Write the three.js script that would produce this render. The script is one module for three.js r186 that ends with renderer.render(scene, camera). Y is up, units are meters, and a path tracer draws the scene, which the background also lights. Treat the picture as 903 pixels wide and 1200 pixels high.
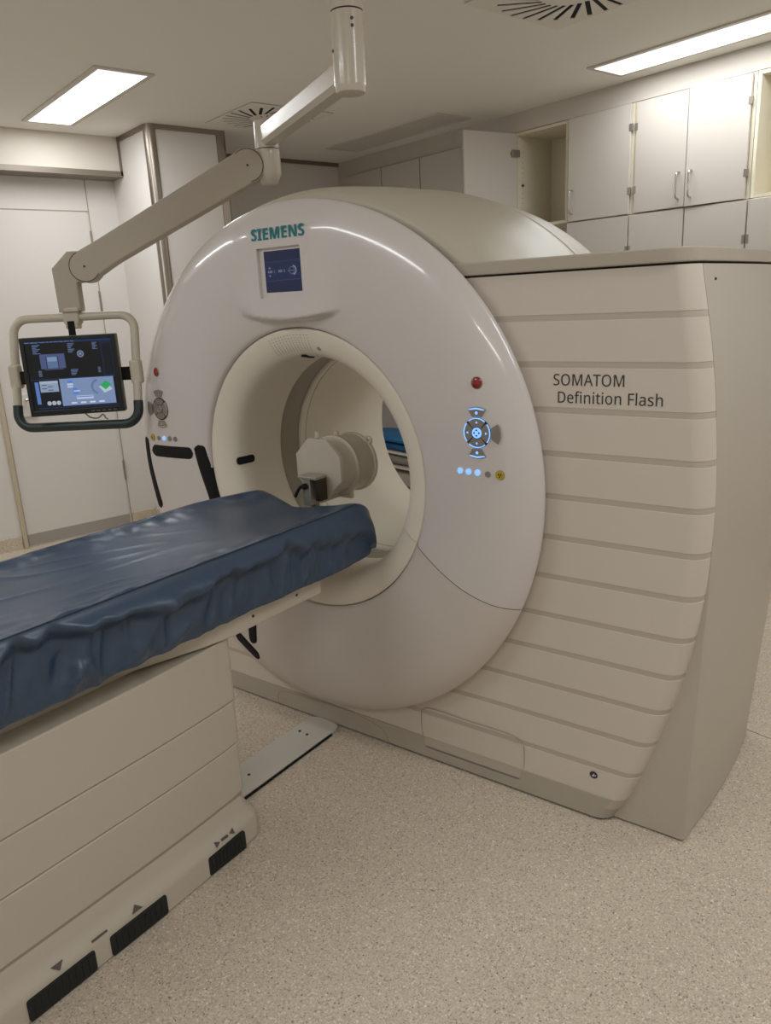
import * as THREE from 'three';
import { RoundedBoxGeometry } from 'three/addons/geometries/RoundedBoxGeometry.js';
import { TextGeometry } from 'three/addons/geometries/TextGeometry.js';
import { FontLoader } from 'three/addons/loaders/FontLoader.js';
import { ImprovedNoise } from 'three/addons/math/ImprovedNoise.js';
import { mergeGeometries, mergeVertices, toCreasedNormals } from 'three/addons/utils/BufferGeometryUtils.js';
import { RectAreaLightUniformsLib } from 'three/addons/lights/RectAreaLightUniformsLib.js';
import { Brush, Evaluator, HOLLOW_SUBTRACTION, SUBTRACTION } from 'three-bvh-csg';

// ------------------------------------------------------------------ camera, light, exposure
const scene = new THREE.Scene();
scene.background = new THREE.Color(0x000000);
const renderer = new THREE.WebGLRenderer({ antialias: true });
renderer.toneMapping = THREE.LinearToneMapping;
renderer.toneMappingExposure = 1.06;
renderer.shadowMap.enabled = true;
RectAreaLightUniformsLib.init();

const CAM = [2.2355, 1.5918, 1.4434], YAW = -51.368, PITCH = 15.4406, ROLL = -2.8442;
const camera = new THREE.PerspectiveCamera(2 * Math.atan(600 / 895.886) * 180 / Math.PI, 903 / 1200, 0.05, 60);
camera.rotation.order = 'YXZ';
camera.position.set(...CAM);
camera.rotation.set(-PITCH * Math.PI / 180, -YAW * Math.PI / 180, ROLL * Math.PI / 180);
scene.add(camera);

// ceiling panels: [centre x, centre z, lit]
const CEIL = 2.753, LAMP_W = 1.21, LAMP_D = 0.25;
const LAMP_COLOR = new THREE.Color(0.955, 0.985, 1.0), LAMP_POWER = 15.6, LAMP_GLOW = 0.95;
const LAMPS = [
  [-2.445, -0.285, 1, 'lit ceiling light panel above the wall with the door'],
  [0.02, -2.53, 0.68, 'lit ceiling light panel above the wall cabinets'],
  [-2.39, -2.5, 0, 'unlit grey ceiling light panel in the far corner'],
  [2.38, -0.285, 1, 'lit ceiling light panel right of the scanner'],
  [-2.445, 1.95, 1, 'lit ceiling light panel over the foot of the table'],
  [0.02, 1.95, 1, 'lit ceiling light panel over the middle of the room, in front of the scanner'],
  [2.38, 1.95, 1, 'lit ceiling light panel behind the camera'],
  [2.42, -2.53, 1, 'lit ceiling light panel at the right end of the cabinets'],
];

// ------------------------------------------------------------------ helpers
const R2 = Math.PI / 180;
const noise3 = new ImprovedNoise();
const N = (x, y, z = 0) => noise3.noise(x + 17.3, y + 5.1, z + 9.7);
let seed = 12345;
const rnd = () => { seed = (seed * 1664525 + 1013904223) >>> 0; return seed / 4294967296; };
const lerp = (a, b, t) => a + (b - a) * t;
const clamp = (x, a = 0, b = 1) => Math.min(b, Math.max(a, x));
const sstep = (a, b, x) => { const t = clamp((x - a) / (b - a)); return t * t * (3 - 2 * t); };
function interp(tab, x) {
  if (x <= tab[0][0]) return tab[0][1];
  for (let i = 1; i < tab.length; i++) if (x <= tab[i][0]) {
    const t = (x - tab[i - 1][0]) / (tab[i][0] - tab[i - 1][0]); return lerp(tab[i - 1][1], tab[i][1], t);
  }
  return tab[tab.length - 1][1];
}
function smoothTable(tab, n = 80) {   // Catmull-Rom through a table
  const c = new THREE.CatmullRomCurve3(tab.map(([a, b]) => new THREE.Vector3(a, b, 0)), false, 'centripetal');
  return c.getPoints(n).map((p) => [p.x, p.y]);
}
const used = {};
function numbered(name) { const k = used[name] = (used[name] ?? -1) + 1; return k ? name + '_' + String(k).padStart(3, '0') : name; }
function mesh(name, geo, mat, parent) {
  const m = new THREE.Mesh(geo, mat); m.name = parent ? name : numbered(name);
  m.castShadow = m.receiveShadow = true; (parent ?? scene).add(m); return m;
}
function thing(name, label, category, pos = [0, 0, 0], turn = 0, group) {
  const g = new THREE.Group(); g.name = numbered(name); g.position.set(...pos); g.rotation.y = turn;
  g.userData = { label, category }; if (group) g.userData.group = group; scene.add(g); return g;
}
function struct(name, geo, mat) { const m = new THREE.Mesh(geo, mat); m.name = name; m.castShadow = m.receiveShadow = true; m.userData = { kind: 'structure' }; scene.add(m); return m; }
const box = (w, h, d, x = 0, y = 0, z = 0) => new THREE.BoxGeometry(w, h, d).translate(x, y, z);
const span = (x0, x1, y0, y1, z0, z1) => box(x1 - x0, y1 - y0, z1 - z0, (x0 + x1) / 2, (y0 + y1) / 2, (z0 + z1) / 2);
const rbox = (w, h, d, r, x = 0, y = 0, z = 0, s = 3) => new RoundedBoxGeometry(w, h, d, s, r).translate(x, y, z);
const rspan = (x0, x1, y0, y1, z0, z1, r = 0.004) => rbox(x1 - x0, y1 - y0, z1 - z0, r, (x0 + x1) / 2, (y0 + y1) / 2, (z0 + z1) / 2);
const cyl = (r0, r1, h, n = 32) => new THREE.CylinderGeometry(r0, r1, h, n);
function merge(list) { return mergeGeometries(list.map((g) => { const q = g.index ? g.toNonIndexed() : g; for (const k of Object.keys(q.attributes)) if (!['position', 'normal', 'uv'].includes(k)) q.deleteAttribute(k); return q; })); }
function tubeAlong(pts, r, closed = false, seg = 80, rs = 10, tension) {
  const c = new THREE.CatmullRomCurve3(pts.map((p) => new THREE.Vector3(...p)), closed, 'centripetal', tension);
  return new THREE.TubeGeometry(c, seg, r, rs, closed);
}
function grid(nu, nv, f, flip = false) {   // f(u, v) -> [x, y, z], u and v in 0..1
  const pos = [], uv = [], idx = [];
  for (let j = 0; j <= nv; j++) for (let i = 0; i <= nu; i++) { pos.push(...f(i / nu, j / nv)); uv.push(i / nu, j / nv); }
  for (let j = 0; j < nv; j++) for (let i = 0; i < nu; i++) {
    const a = j * (nu + 1) + i, b = a + 1, c = a + nu + 1, d = c + 1;
    if (flip) idx.push(a, c, b, b, c, d); else idx.push(a, b, c, b, d, c);
  }
  const g = new THREE.BufferGeometry();
  g.setAttribute('position', new THREE.Float32BufferAttribute(pos, 3)); g.setAttribute('uv', new THREE.Float32BufferAttribute(uv, 2));
  g.setIndex(idx); g.computeVertexNormals(); return g;
}
function extrude(shape, depth, bevel = 0, seg = 2, curve = 12) {
  return new THREE.ExtrudeGeometry(shape, { depth, bevelEnabled: bevel > 0, bevelThickness: bevel, bevelSize: bevel, bevelOffset: -bevel, bevelSegments: seg, curveSegments: curve });
}
function roundRect(x0, y0, x1, y1, r, path = new THREE.Shape()) {
  path.moveTo(x0 + r, y0); path.lineTo(x1 - r, y0); path.quadraticCurveTo(x1, y0, x1, y0 + r); path.lineTo(x1, y1 - r); path.quadraticCurveTo(x1, y1, x1 - r, y1);
  path.lineTo(x0 + r, y1); path.quadraticCurveTo(x0, y1, x0, y1 - r); path.lineTo(x0, y0 + r); path.quadraticCurveTo(x0, y0, x0 + r, y0); return path;
}
const polyShape = (pts) => { const s = new THREE.Shape(); pts.forEach(([x, y], i) => i ? s.lineTo(x, y) : s.moveTo(x, y)); s.closePath(); return s; };
function dataTex(size, f, srgb = true) {
  const d = new Uint8Array(size * size * 4);
  for (let y = 0; y < size; y++) for (let x = 0; x < size; x++) { const c = f(x, y), i = (y * size + x) * 4; d[i] = c[0]; d[i + 1] = c[1]; d[i + 2] = c[2]; d[i + 3] = 255; }
  const t = new THREE.DataTexture(d, size, size); t.wrapS = t.wrapT = THREE.RepeatWrapping; t.magFilter = THREE.LinearFilter; t.minFilter = THREE.LinearMipmapLinearFilter;
  t.generateMipmaps = true; if (srgb) t.colorSpace = THREE.SRGBColorSpace; t.needsUpdate = true; return t;
}
function uvPlanar(g, a, b, s = 1) {   // uv in metres from two position axes
  const p = g.attributes.position, uv = new Float32Array(p.count * 2), G = ['getX', 'getY', 'getZ'];
  for (let i = 0; i < p.count; i++) { uv[2 * i] = p[G[a]](i) * s; uv[2 * i + 1] = p[G[b]](i) * s; }
  g.setAttribute('uv', new THREE.BufferAttribute(uv, 2)); return g;
}

// ------------------------------------------------------------------ materials
const std = (color, roughness = 0.6, extra = {}) => new THREE.MeshStandardMaterial({ color, roughness, ...extra });
const phy = (color, roughness, extra = {}) => new THREE.MeshPhysicalMaterial({ color, roughness, ...extra });
const speckle = (() => {
  const S = 1024, v = new Float32Array(S * S);
  for (let i = 0; i < S * S; i++) v[i] = 0;
  const stamp = (cx, cy, r, a, sq) => { const k = Math.ceil(r + 1); for (let dy = -k; dy <= k; dy++) for (let dx = -k; dx <= k; dx++) { const d = Math.hypot(dx * sq, dy / sq); if (d < r) { const i = ((cy + dy + S) % S) * S + (cx + dx + S) % S; v[i] += a * Math.min(1, r - d); } } };
  for (let k = 0; k < 52000; k++) stamp((rnd() * S) | 0, (rnd() * S) | 0, 1.6 + rnd() * 2.2, (rnd() - 0.5) * 40, 0.75 + rnd() * 0.6);
  for (let k = 0; k < 15000; k++) stamp((rnd() * S) | 0, (rnd() * S) | 0, 1.2 + rnd() * 1.5, -30 * (0.4 + rnd()), 0.75 + rnd() * 0.6);
  for (let k = 0; k < 9000; k++) stamp((rnd() * S) | 0, (rnd() * S) | 0, 1.2 + rnd() * 1.3, 24 * (0.4 + rnd()), 0.75 + rnd() * 0.6);
  for (let k = 0; k < 750; k++) stamp((rnd() * S) | 0, (rnd() * S) | 0, 1.5 + rnd() * 1.5, -85, 0.7 + rnd() * 0.7);
  return dataTex(S, (x, y) => { const q = v[y * S + x]; return [clamp(205 + q, 30, 250), clamp(191 + q, 28, 245), clamp(172 + q * 0.95, 25, 240)]; });
})();
const M = {
  wall: std(0xded9d3, 0.75), ceiling: std(0xf1eee7, 0.9), soffit: std(0xdcd4c8, 0.8),
  floor: std(0xffffff, 0.5, { map: speckle }), steel: std(0x978d81, 0.36, { metalness: 1 }), kick: std(0xaaa59e, 0.45, { metalness: 0.35 }),
  door: std(0xdcd7d1, 0.55), jamb: std(0xc2b69f, 0.5),
  cabinet: std(0xcfc8be, 0.6), cabinetIn: std(0xe0d8c2, 0.65), edge: std(0xece6cf, 0.55), chrome: std(0xc8c4be, 0.22, { metalness: 1 }), hinge: std(0x9c948a, 0.4, { metalness: 0.6 }),
  gloss: phy(0xd1cac6, 0.32, { clearcoat: 0.8, clearcoatRoughness: 0.09 }), satin: phy(0xcdc4bb, 0.38, { clearcoat: 0.2, clearcoatRoughness: 0.25 }),
  funnel: std(0xe2d9c9, 0.42), ring: std(0x9b9281, 0.4), tunnel: std(0xece4d4, 0.5), dome: std(0xbdb5a3, 0.38), domeRear: std(0xc5beaf, 0.38),
  slat: std(0xd2c8bb, 0.42), stripe: std(0xbcb1a3, 0.5), groove: std(0xa69b8c, 0.55), plinth: std(0xb3ab9c, 0.45), sideBox: std(0xb9b0a2, 0.4), lid: std(0xb3a999, 0.45), dark: std(0x2a2622, 0.7),
  black: std(0x030303, 0.85), rubber: std(0x1a1e1d, 0.75), screw: std(0x4a463f, 0.4, { metalness: 0.8 }),
  teal: std(0x00757d, 0.5), letter: std(0x3a3634, 0.6), mark: std(0x57514a, 0.6),
  key: std(0x8c867e, 0.4, { metalness: 0.2 }), red: phy(0x8a0d16, 0.25, { clearcoat: 0.6 }), yellow: phy(0xb89c1f, 0.3, { clearcoat: 0.4 }),
  blueLit: std(0x3c7fd0, 0.4, { emissive: new THREE.Color(0.26, 0.5, 0.98), emissiveIntensity: 1.0 }), paleLit: std(0x9cc6f2, 0.4, { emissive: new THREE.Color(0.25, 0.52, 1.0), emissiveIntensity: 0.6 }),
  tableShell: std(0xc4bbac, 0.45), plate: std(0xcdc8bd, 0.4), arm: phy(0xcdc4b4, 0.34, { clearcoat: 0.5, clearcoatRoughness: 0.12 }), armFlat: std(0xb5aa99, 0.5),
  frame: std(0xc4bba9, 0.42), grip: std(0x22302f, 0.45), bezel: std(0x131a1c, 0.4), bezelSide: std(0x6d675e, 0.4),
  vinyl: phy(0x253f59, 0.42, { clearcoat: 0.6, clearcoatRoughness: 0.3 }), piping: std(0x1b2c44, 0.5), acrylic: phy(0xe9e2d4, 0.3, { transmission: 0.5, thickness: 0 }),
  acrylicSolid: phy(0xe6dfd1, 0.35, { transmission: 0.45, thickness: 0 }), bracket: std(0xb2aaa0, 0.35, { metalness: 0.7 }), vent: std(0xebe7de, 0.8),
  lampOn: std(0xffffff, 0.6, { emissive: new THREE.Color(0.86, 0.87, 1.0), emissiveIntensity: LAMP_GLOW }), lampOff: std(0xd6d1c7, 0.35), lampFrame: std(0xd2cbbf, 0.5),
  padBlue: std(0x1f6a9c, 0.55), padGrey: std(0x8b857b, 0.7), padPale: std(0xd8d3c9, 0.7),
};
{ const t = dataTex(128, (x, y) => { const q = 128 + 60 * (rnd() - 0.5); return [q, q, q]; }, false);
  for (const [m, s] of [[M.wall, 0.0006], [M.ceiling, 0.0008], [M.cabinet, 0.0002]]) { m.bumpMap = t; m.bumpScale = s; } }

// ------------------------------------------------------------------ the room
const XL = -3.5, XR = 3.9, ZB = -3.2, ZF = 3.3, T = 0.15;
struct('floor', uvPlanar(span(XL - 0.3, XR + T, -0.12, 0, ZB - T, ZF + T), 0, 2, 1 / 0.9), M.floor);
struct('ceiling', uvPlanar(span(XL - 0.3, XR + T, CEIL, CEIL + 0.12, ZB - T, ZF + T), 0, 2, 4), M.ceiling);
struct('wall_left', uvPlanar(merge([span(XL - T, XL, 0, CEIL, -0.82, ZF + T), span(XL - T - 0.04, XL - 0.04, 0, CEIL, ZB - T, -1.34)]), 2, 1, 4), M.wall);
struct('wall_back', uvPlanar(span(XL - T, XR + T, 0, CEIL, ZB - T, ZB), 0, 1, 4), M.wall);
struct('wall_right', uvPlanar(span(XR, XR + T, 0, CEIL, ZB, ZF), 2, 1, 4), M.wall);
struct('wall_front', uvPlanar(span(XL, XR + T, 0, CEIL, ZF, ZF + T), 0, 1, 4), M.wall);
// boxed-in column beside the door, with stainless corner guards
struct('wall_column', uvPlanar(span(XL - T, -2.83, 0, CEIL, -1.355, -0.815), 1, 2, 4), M.wall);
struct('wall_soffit', uvPlanar(span(XL, -3.31, 2.535, CEIL, -0.815, ZF), 2, 1, 4), M.soffit);
function cornerGuard(x, z, r, a0, a1) {
  const g = grid(14, 1, (u, v) => { const a = lerp(a0, a1, u); return [x + r * Math.cos(a), lerp(0, CEIL - 0.002, v), z + r * Math.sin(a)]; }, true);
  return g;
}
struct('trim_1', cornerGuard(-2.865, -0.85, 0.045, -20 * R2, 110 * R2), M.steel);
struct('trim_2', merge([span(-2.832, -2.822, 0, CEIL, -1.36, -1.30), span(-2.875, -2.822, 0, CEIL, -1.364, -1.355)]), M.steel);
struct('trim_3', merge([span(-3.31, -2.87, CEIL - 0.03, CEIL, -0.82, -0.805), span(-2.835, -2.82, CEIL - 0.03, CEIL, -1.36, -0.85)]), M.steel);
struct('trim_4', merge([span(-3.5, -3.3, 2.5, 2.535, -0.83, ZF), span(-3.318, -3.3, 2.51, CEIL, -0.818, -0.8)]), std(0x867c70, 0.45, { metalness: 0.35 }));
struct('trim_5', span(-3.545, -3.525, CEIL - 0.03, CEIL, -2.84, -1.36), std(0x7d7367, 0.45, { metalness: 0.35 }));
const skirting = (x0, x1, z0, z1) => uvPlanar(span(x0, x1, 0, 0.095, z0, z1), 2, 1, 1 / 0.9);
struct('baseboard_left', merge([skirting(XL, XL + 0.012, 0.2, ZF), skirting(XL, XL + 0.012, -0.815, -0.615), uvPlanar(span(XL, -2.815, 0, 0.095, -0.82, -0.803), 0, 1, 1 / 0.9), skirting(-2.832, -2.818, -1.355, -0.815)]), M.floor);
// welded joint in the floor covering
struct('trim_6', span(1.09, XR, 0, 0.0008, -1.128, -1.124), std(0x8f8373, 0.6));
// door in the left wall
{
  const d = struct('door_1', rspan(XL - 0.03, XL + 0.006, 0.012, 2.288, -0.596, 0.158, 0.003), M.door);
  mesh('kick_plate', rspan(XL + 0.006, XL + 0.0085, 0.014, 0.095, -0.594, 0.156, 0.001), M.kick, d);
  for (const y of [2.09, 1.68, 0.44]) mesh('hinge', cyl(0.007, 0.007, 0.15, 12).translate(XL + 0.008, y, -0.604), M.hinge, d);
  mesh('lever_plate', rspan(XL + 0.006, XL + 0.03, 0.93, 1.09, -0.05, 0.05, 0.006), M.door, d);
  mesh('lever', merge([cyl(0.009, 0.009, 0.06, 12).rotateZ(Math.PI / 2).translate(XL + 0.05, 1.05, 0.02), rbox(0.02, 0.02, 0.12, 0.008, XL + 0.075, 1.05, -0.02)]), M.chrome, d);
  const j = struct('trim_7', rspan(XL - 0.01, XL + 0.022, 0, 2.3, 0.163, 0.192, 0.004), M.jamb);
  struct('trim_8', span(XL, XL + 0.003, 0, 2.52, -0.612, -0.606), M.groove);
  struct('trim_9', span(XL, XL + 0.004, 2.288, 2.297, -0.606, 0.19), M.groove);
}
// fascia over the cabinets
struct('trim_10', uvPlanar(span(-3.54, XR, 2.632, CEIL, -2.9, -2.832), 0, 1, 4), M.cabinet);

struct('trim_11', span(-3.54, -3.393, 0, 2.632, -2.86, -2.834), M.cabinet);

// ------------------------------------------------------------------ ceiling lights and vents
for (const [x, z, on, label] of LAMPS) {
  const t = thing('ceiling_light', label, 'ceiling light', [x, CEIL, z]);
  const f = new THREE.Shape(); roundRect(-LAMP_W / 2 - 0.03, -LAMP_D / 2 - 0.03, LAMP_W / 2 + 0.03, LAMP_D / 2 + 0.03, 0.004, f);
  const h = new THREE.Path(); roundRect(-LAMP_W / 2, -LAMP_D / 2, LAMP_W / 2, LAMP_D / 2, 0.003, h); f.holes.push(h);
  mesh('frame', extrude(f, 0.008).rotateX(Math.PI / 2), on ? M.lampFrame : M.lampOff, t);
  mesh('diffuser', box(LAMP_W, 0.004, LAMP_D, 0, -0.003, 0), on ? M.lampOn : M.lampOff, t);
  if (on) {
    const l = new THREE.RectAreaLight(LAMP_COLOR, LAMP_POWER * on, LAMP_W, LAMP_D); l.name = 'panel_light';
    l.position.set(0, -0.0065, 0); l.rotation.x = -Math.PI / 2; t.add(l);
  }
}
function swirlVent(x, z, label, inner) {
  const t = thing('ceiling_vent', label, 'vent', [x, CEIL, z], 0, 'swirl air outlets in the ceiling');
  const s = new THREE.Shape(); roundRect(-0.3, -0.3, 0.3, 0.3, 0.006, s);
  const slot = (r0, r1, a0, a1, w) => {
    const p = [r0 * Math.cos(a0), r0 * Math.sin(a0)], q = [r1 * Math.cos(a1), r1 * Math.sin(a1)], l = Math.hypot(q[0] - p[0], q[1] - p[1]), n = [-(q[1] - p[1]) / l * w, (q[0] - p[0]) / l * w];
    const h = new THREE.Path(); h.moveTo(p[0] + n[0], p[1] + n[1]); h.lineTo(q[0] + n[0], q[1] + n[1]); h.lineTo(q[0] - n[0], q[1] - n[1]); h.lineTo(p[0] - n[0], p[1] - n[1]); h.closePath(); s.holes.push(h);
  };
  for (let k = 0; k < 24; k++) { const a = (k * 15 + 9.5) * R2; slot(0.12, 0.292, a + 18.5 * R2, a, 0.0105); }
  if (inner) for (let k = 0; k < 12; k++) { const a = (k * 30 + 4) * R2; slot(0.05, 0.1, a + 14 * R2, a, 0.005); }
  mesh('face_plate', extrude(s, 0.003).rotateX(Math.PI / 2).translate(0, -0.0035, 0), M.vent, t);
  mesh('duct', span(-0.29, 0.29, -0.003, -0.0005, -0.29, 0.29), M.black, t);
}
swirlVent(0.01, -1.42, 'square swirl air vent in the ceiling above the scanner');
swirlVent(-2.365, -1.44, 'square swirl air vent in the ceiling beside the column', true);

// ------------------------------------------------------------------ wall cabinets
const ZD = -2.83, YT = 2.628, YB = 2.022;
function dHandle(parent, x, y0, y1, z) {
  mesh('handle', tubeAlong([[x, y0, z], [x, y0 + 0.003, z + 0.022], [x, y0 + 0.014, z + 0.03], [x, (y0 + y1) / 2, z + 0.031], [x, y1 - 0.014, z + 0.03], [x, y1 - 0.003, z + 0.022], [x, y1, z]], 0.0055, false, 40, 8), M.chrome, parent);
}
function doorPart(t, w, h, hingeLeft, hx, y0, open, handleY, hinges = true) {   // hinged at local x = hx
  const p = new THREE.Group(); p.name = 'door'; p.position.set(hx, y0, 0); p.rotation.y = open; t.add(p);
  const s = hingeLeft ? 1 : -1;
  mesh('door_panel', rspan(Math.min(0, s * w), Math.max(0, s * w), 0.002, h - 0.002, 0, 0.019, 0.0015), M.cabinet, p);
  if (handleY) { const x = s * (w - 0.035); mesh('handle', dHandleGeo(x, handleY[0] - y0, handleY[1] - y0, 0.019), M.chrome, p); }
  if (hinges) for (const q of [0.13, h - 0.13]) mesh('hinge', rspan(-0.012, 0.011, q - 0.02, q + 0.02, 0.008, 0.0205, 0.002), M.hinge, p);
  return p;
}
function dHandleGeo(x, y0, y1, z) { return tubeAlong([[x, y0, z], [x, y0 + 0.003, z + 0.022], [x, y0 + 0.014, z + 0.03], [x, (y0 + y1) / 2, z + 0.031], [x, y1 - 0.014, z + 0.03], [x, y1 - 0.003, z + 0.022], [x, y1, z]], 0.0055, false, 40, 8); }
function carcass(t, w, h, d, y0) {   // open-fronted box, local x 0..w, front at z = 0
  const e = 0.018;
  mesh('carcass', merge([span(0, e, y0, y0 + h, -d, 0), span(w - e, w, y0, y0 + h, -d, 0), span(e, w - e, y0, y0 + e, -d, 0), span(e, w - e, y0 + h - e, y0 + h, -d, 0), span(e, w - e, y0 + e, y0 + h - e, -d, -d + 0.008)]), M.cabinetIn, t);
}
const HGT = YT - YB, UP = [YB + 0.045, YB + 0.185];
function wallUnit(x0, x1, label, build) { const t = thing('wall_cabinet', label, 'cabinet', [x0, 0, ZD]); carcass(t, x1 - x0, HGT, 0.36, YB); build(t, x1 - x0); return t; }
const G1 = 'upper cabinets along the back wall';
wallUnit(-3.39, -2.93, 'closed upper cabinet next to the far corner', (t, w) => doorPart(t, w - 0.006, HGT, true, 0.003, YB, 0, UP, false));
wallUnit(-2.925, -2.465, 'closed upper cabinet second from the far corner', (t, w) => doorPart(t, w - 0.006, HGT, true, 0.003, YB, 0, UP, false));
wallUnit(-2.46, -2.0, 'closed upper cabinet third from the far corner', (t, w) => doorPart(t, w - 0.006, HGT, true, 0.003, YB, 0, UP, false));
wallUnit(-1.995, -1.52, 'upper cabinet hidden behind the wide open door', (t, w) => doorPart(t, w - 0.006, HGT, true, 0.003, YB, 0, UP, false));
wallUnit(-1.515, -1.08, 'open upper cabinet with its door swung wide', (t, w) => {
  const d = doorPart(t, w - 0.006, HGT, true, 0.006, YB, -100 * R2, null, false);
  mesh('hinge', merge([rspan(-0.02, 0.045, HGT - 0.15, HGT - 0.105, -0.016, 0, 0.004), cyl(0.018, 0.018, 0.012, 16).rotateX(Math.PI / 2).translate(0.035, HGT - 0.128, -0.004)]), M.hinge, d);
  mesh('shelf_pin_holes', merge([...Array(14).keys()].map((k) => span(0.0175, 0.0188, YB + 0.07 + k * 0.032, YB + 0.074 + k * 0.032, -0.05, -0.046))), M.screw, t).userData.kind = 'stuff';
  mesh('door_bolt', cyl(0.008, 0.008, 0.012, 10).rotateZ(Math.PI / 2).translate(0.022, YB + 0.28, -0.045), M.screw, t);
});
wallUnit(-1.072, -0.6, 'closed single-door upper cabinet beside the open one', (t, w) => doorPart(t, w - 0.026, HGT, false, w - 0.018, YB, 0.0, UP));
wallUnit(-0.598, 0.108, 'double-door upper cabinet with both doors slightly ajar', (t, w) => {
  doorPart(t, 0.325, HGT - 0.004, true, 0.018, YB, -1 * R2, UP);
  doorPart(t, 0.338, HGT, false, w - 0.02, YB - 0.002, 1.6 * R2, UP);
});
wallUnit(0.112, 0.80, 'doorless upper cabinet at the right edge of the picture', (t, w) => mesh('hinge_strip', span(0.001, 0.017, YB, YB + HGT, 0, 0.003), M.edge, t));
// tall cabinets below them
function tallUnit(x0, x1, y1, label, hingeLeft) {
  const t = thing('tall_cabinet', label, 'cabinet', [x0, 0, ZD]);
  carcass(t, x1 - x0, y1 - 0.1, 0.36, 0.1); mesh('toe_kick', span(0.01, x1 - x0 - 0.01, 0, 0.1, -0.34, -0.05), M.plinth, t);
  const d = doorPart(t, x1 - x0 - 0.005, y1 - 0.104, hingeLeft, hingeLeft ? 0.0025 : x1 - x0 - 0.0025, 0.1, 0, [1.0, 1.14], false);
  for (const q of [0.12, y1 - 0.3]) mesh('hinge', rspan(hingeLeft ? 0 : -0.014, hingeLeft ? 0.014 : 0, q - 0.022, q + 0.022, 0.012, 0.0215, 0.002), M.hinge, d);
}
tallUnit(-1.072, -0.616, 2.0195, 'tall white cabinet under the single-door upper cabinet', false);
tallUnit(-0.612, -0.256, 2.0195, 'tall white cabinet under the left ajar door', true);
tallUnit(-0.252, 0.108, 2.0195, 'tall white cabinet under the right ajar door', false);
tallUnit(0.112, 0.8, 2.0195, 'tall white cabinet under the doorless upper cabinet', true);
// shelf and the pads seen through the bore
{
  const t = thing('low_shelf', 'low pale shelf unit seen through the scanner bore', 'shelf', [-2.6, 0, -2.62]);
  mesh('side_panel', span(-0.5, -0.482, 0, 0.42, -0.2, 0.2), M.cabinet, t); mesh('side_panel', span(0.56, 0.578, 0, 0.42, -0.2, 0.2), M.cabinet, t);
  for (const y of [0.1, 0.28, 0.395]) mesh('shelf', rspan(-0.48, 0.558, y, y + 0.018, -0.2, 0.2, 0.003), M.cabinet, t);
  mesh('back_panel', span(-0.482, 0.56, 0.02, 0.41, -0.2, -0.19), M.cabinetIn, t);
  const pad = (name, label, cat, mat, y, h, wrink, x = 0.0) => {
    const o = mesh(name, grid(60, 24, (u, v) => {
      const a = v * 2 * Math.PI, c = Math.cos(a), s = Math.sin(a), e = 0.5, px = lerp(-0.42, 0.42, u), cap = Math.pow(1 - Math.pow(Math.abs(2 * u - 1), 8), 0.5);
      const qx = Math.sign(c) * Math.pow(Math.abs(c), e) * 0.165 * cap, qy = Math.sign(s) * Math.pow(Math.abs(s), e) * h / 2 * cap;
      return [px, qy * (1 + 0.0 * wrink) + h / 2, qx + N(px * 7, qy * 60) * wrink];
    }, true), mat);
    o.position.set(-2.56 + x, y, -2.6); o.userData = { label, category: cat }; return o;
  };
  pad('cushion', 'blue folded cushion on the shelf behind the bore', 'cushion', M.padBlue, 0.474, 0.06, 0.012);
  pad('cushion', 'dark blue cushion under the other blue one', 'cushion', std(0x17507c, 0.6), 0.4135, 0.06, 0.012);
  pad('folded_blanket', 'grey folded blanket on the middle shelf behind the bore', 'blanket', M.padGrey, 0.2985, 0.085, 0.02);
  pad('folded_sheet', 'pale grey folded sheet on the bottom shelf behind the bore', 'sheet', std(0xa8a195, 0.7), 0.1185, 0.13, 0.02);
}

// ------------------------------------------------------------------ the scanner gantry
const TURN = 14.6054 * R2;
const gan = thing('ct_scanner', 'large white ring-shaped scanner with a ribbed side cabinet', 'scanner', [0, 0, 0], TURN);
const ISO = 1.02;
const discTab = smoothTable([[0.4975, -0.012], [0.503, 0.008], [0.525, 0.019], [0.6, 0.035], [0.7, 0.046], [0.77, 0.047], [0.82, 0.042], [0.86, 0.029], [0.885, 0.013], [0.897, 0.001], [0.9, -0.008], [0.896, -0.021], [0.885, -0.04], [0.868, -0.05]], 110);
const zDisc = (r) => interp(discTab.filter(([a, b], i) => i < 90 && (i === 0 || a > discTab[i - 1][0])), r);
const lipY = (x) => 1.537 + 0.5 * x * x;
function bulge(x, y, z) {   // the display housing stands proud of the ring above the bore
  const w = sstep(0.245, 0.13, Math.abs(x)) * sstep(1.885, 1.8, y) * sstep(lipY(x) - 0.002, lipY(x) + 0.011, y);
  return z + Math.max(0, 0.06 - z) * w;
}
const seamAt = (r) => (22.9 + 2.1 * Math.sin(clamp((r - 0.5) / 0.4) * Math.PI)) * R2;
function coverSector(upper, na) {
  const np = discTab.length - 1, gap = 0.0022;
  return grid(np, na, (u, v) => {
    const [r, z] = discTab[Math.round(u * np)], q = seamAt(r);
    const a = upper ? lerp(-q, Math.PI + q, v) : lerp(Math.PI + q + gap / r, 2 * Math.PI - q - gap / r, v), x = r * Math.cos(a), y = ISO + r * Math.sin(a);
    return [x, y, upper ? bulge(x, y, z) : z];
  });
}
const SEAM = 22.9 * R2;
let upperGeo = coverSector(true, 460);
{
  const ev = new Evaluator(); ev.useGroups = false;
  const a = new Brush(upperGeo); const b = new Brush(extrude(roundRect(-0.098, 1.617, 0.094, 1.775, 0.008), 0.12, 0).translate(0, 0, -0.0)); b.position.z = 0.05; a.updateMatrixWorld(); b.updateMatrixWorld();
  const r = ev.evaluate(a, b, HOLLOW_SUBTRACTION); upperGeo = r.geometry;
}
mesh('front_cover', upperGeo, M.gloss, gan);
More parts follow.
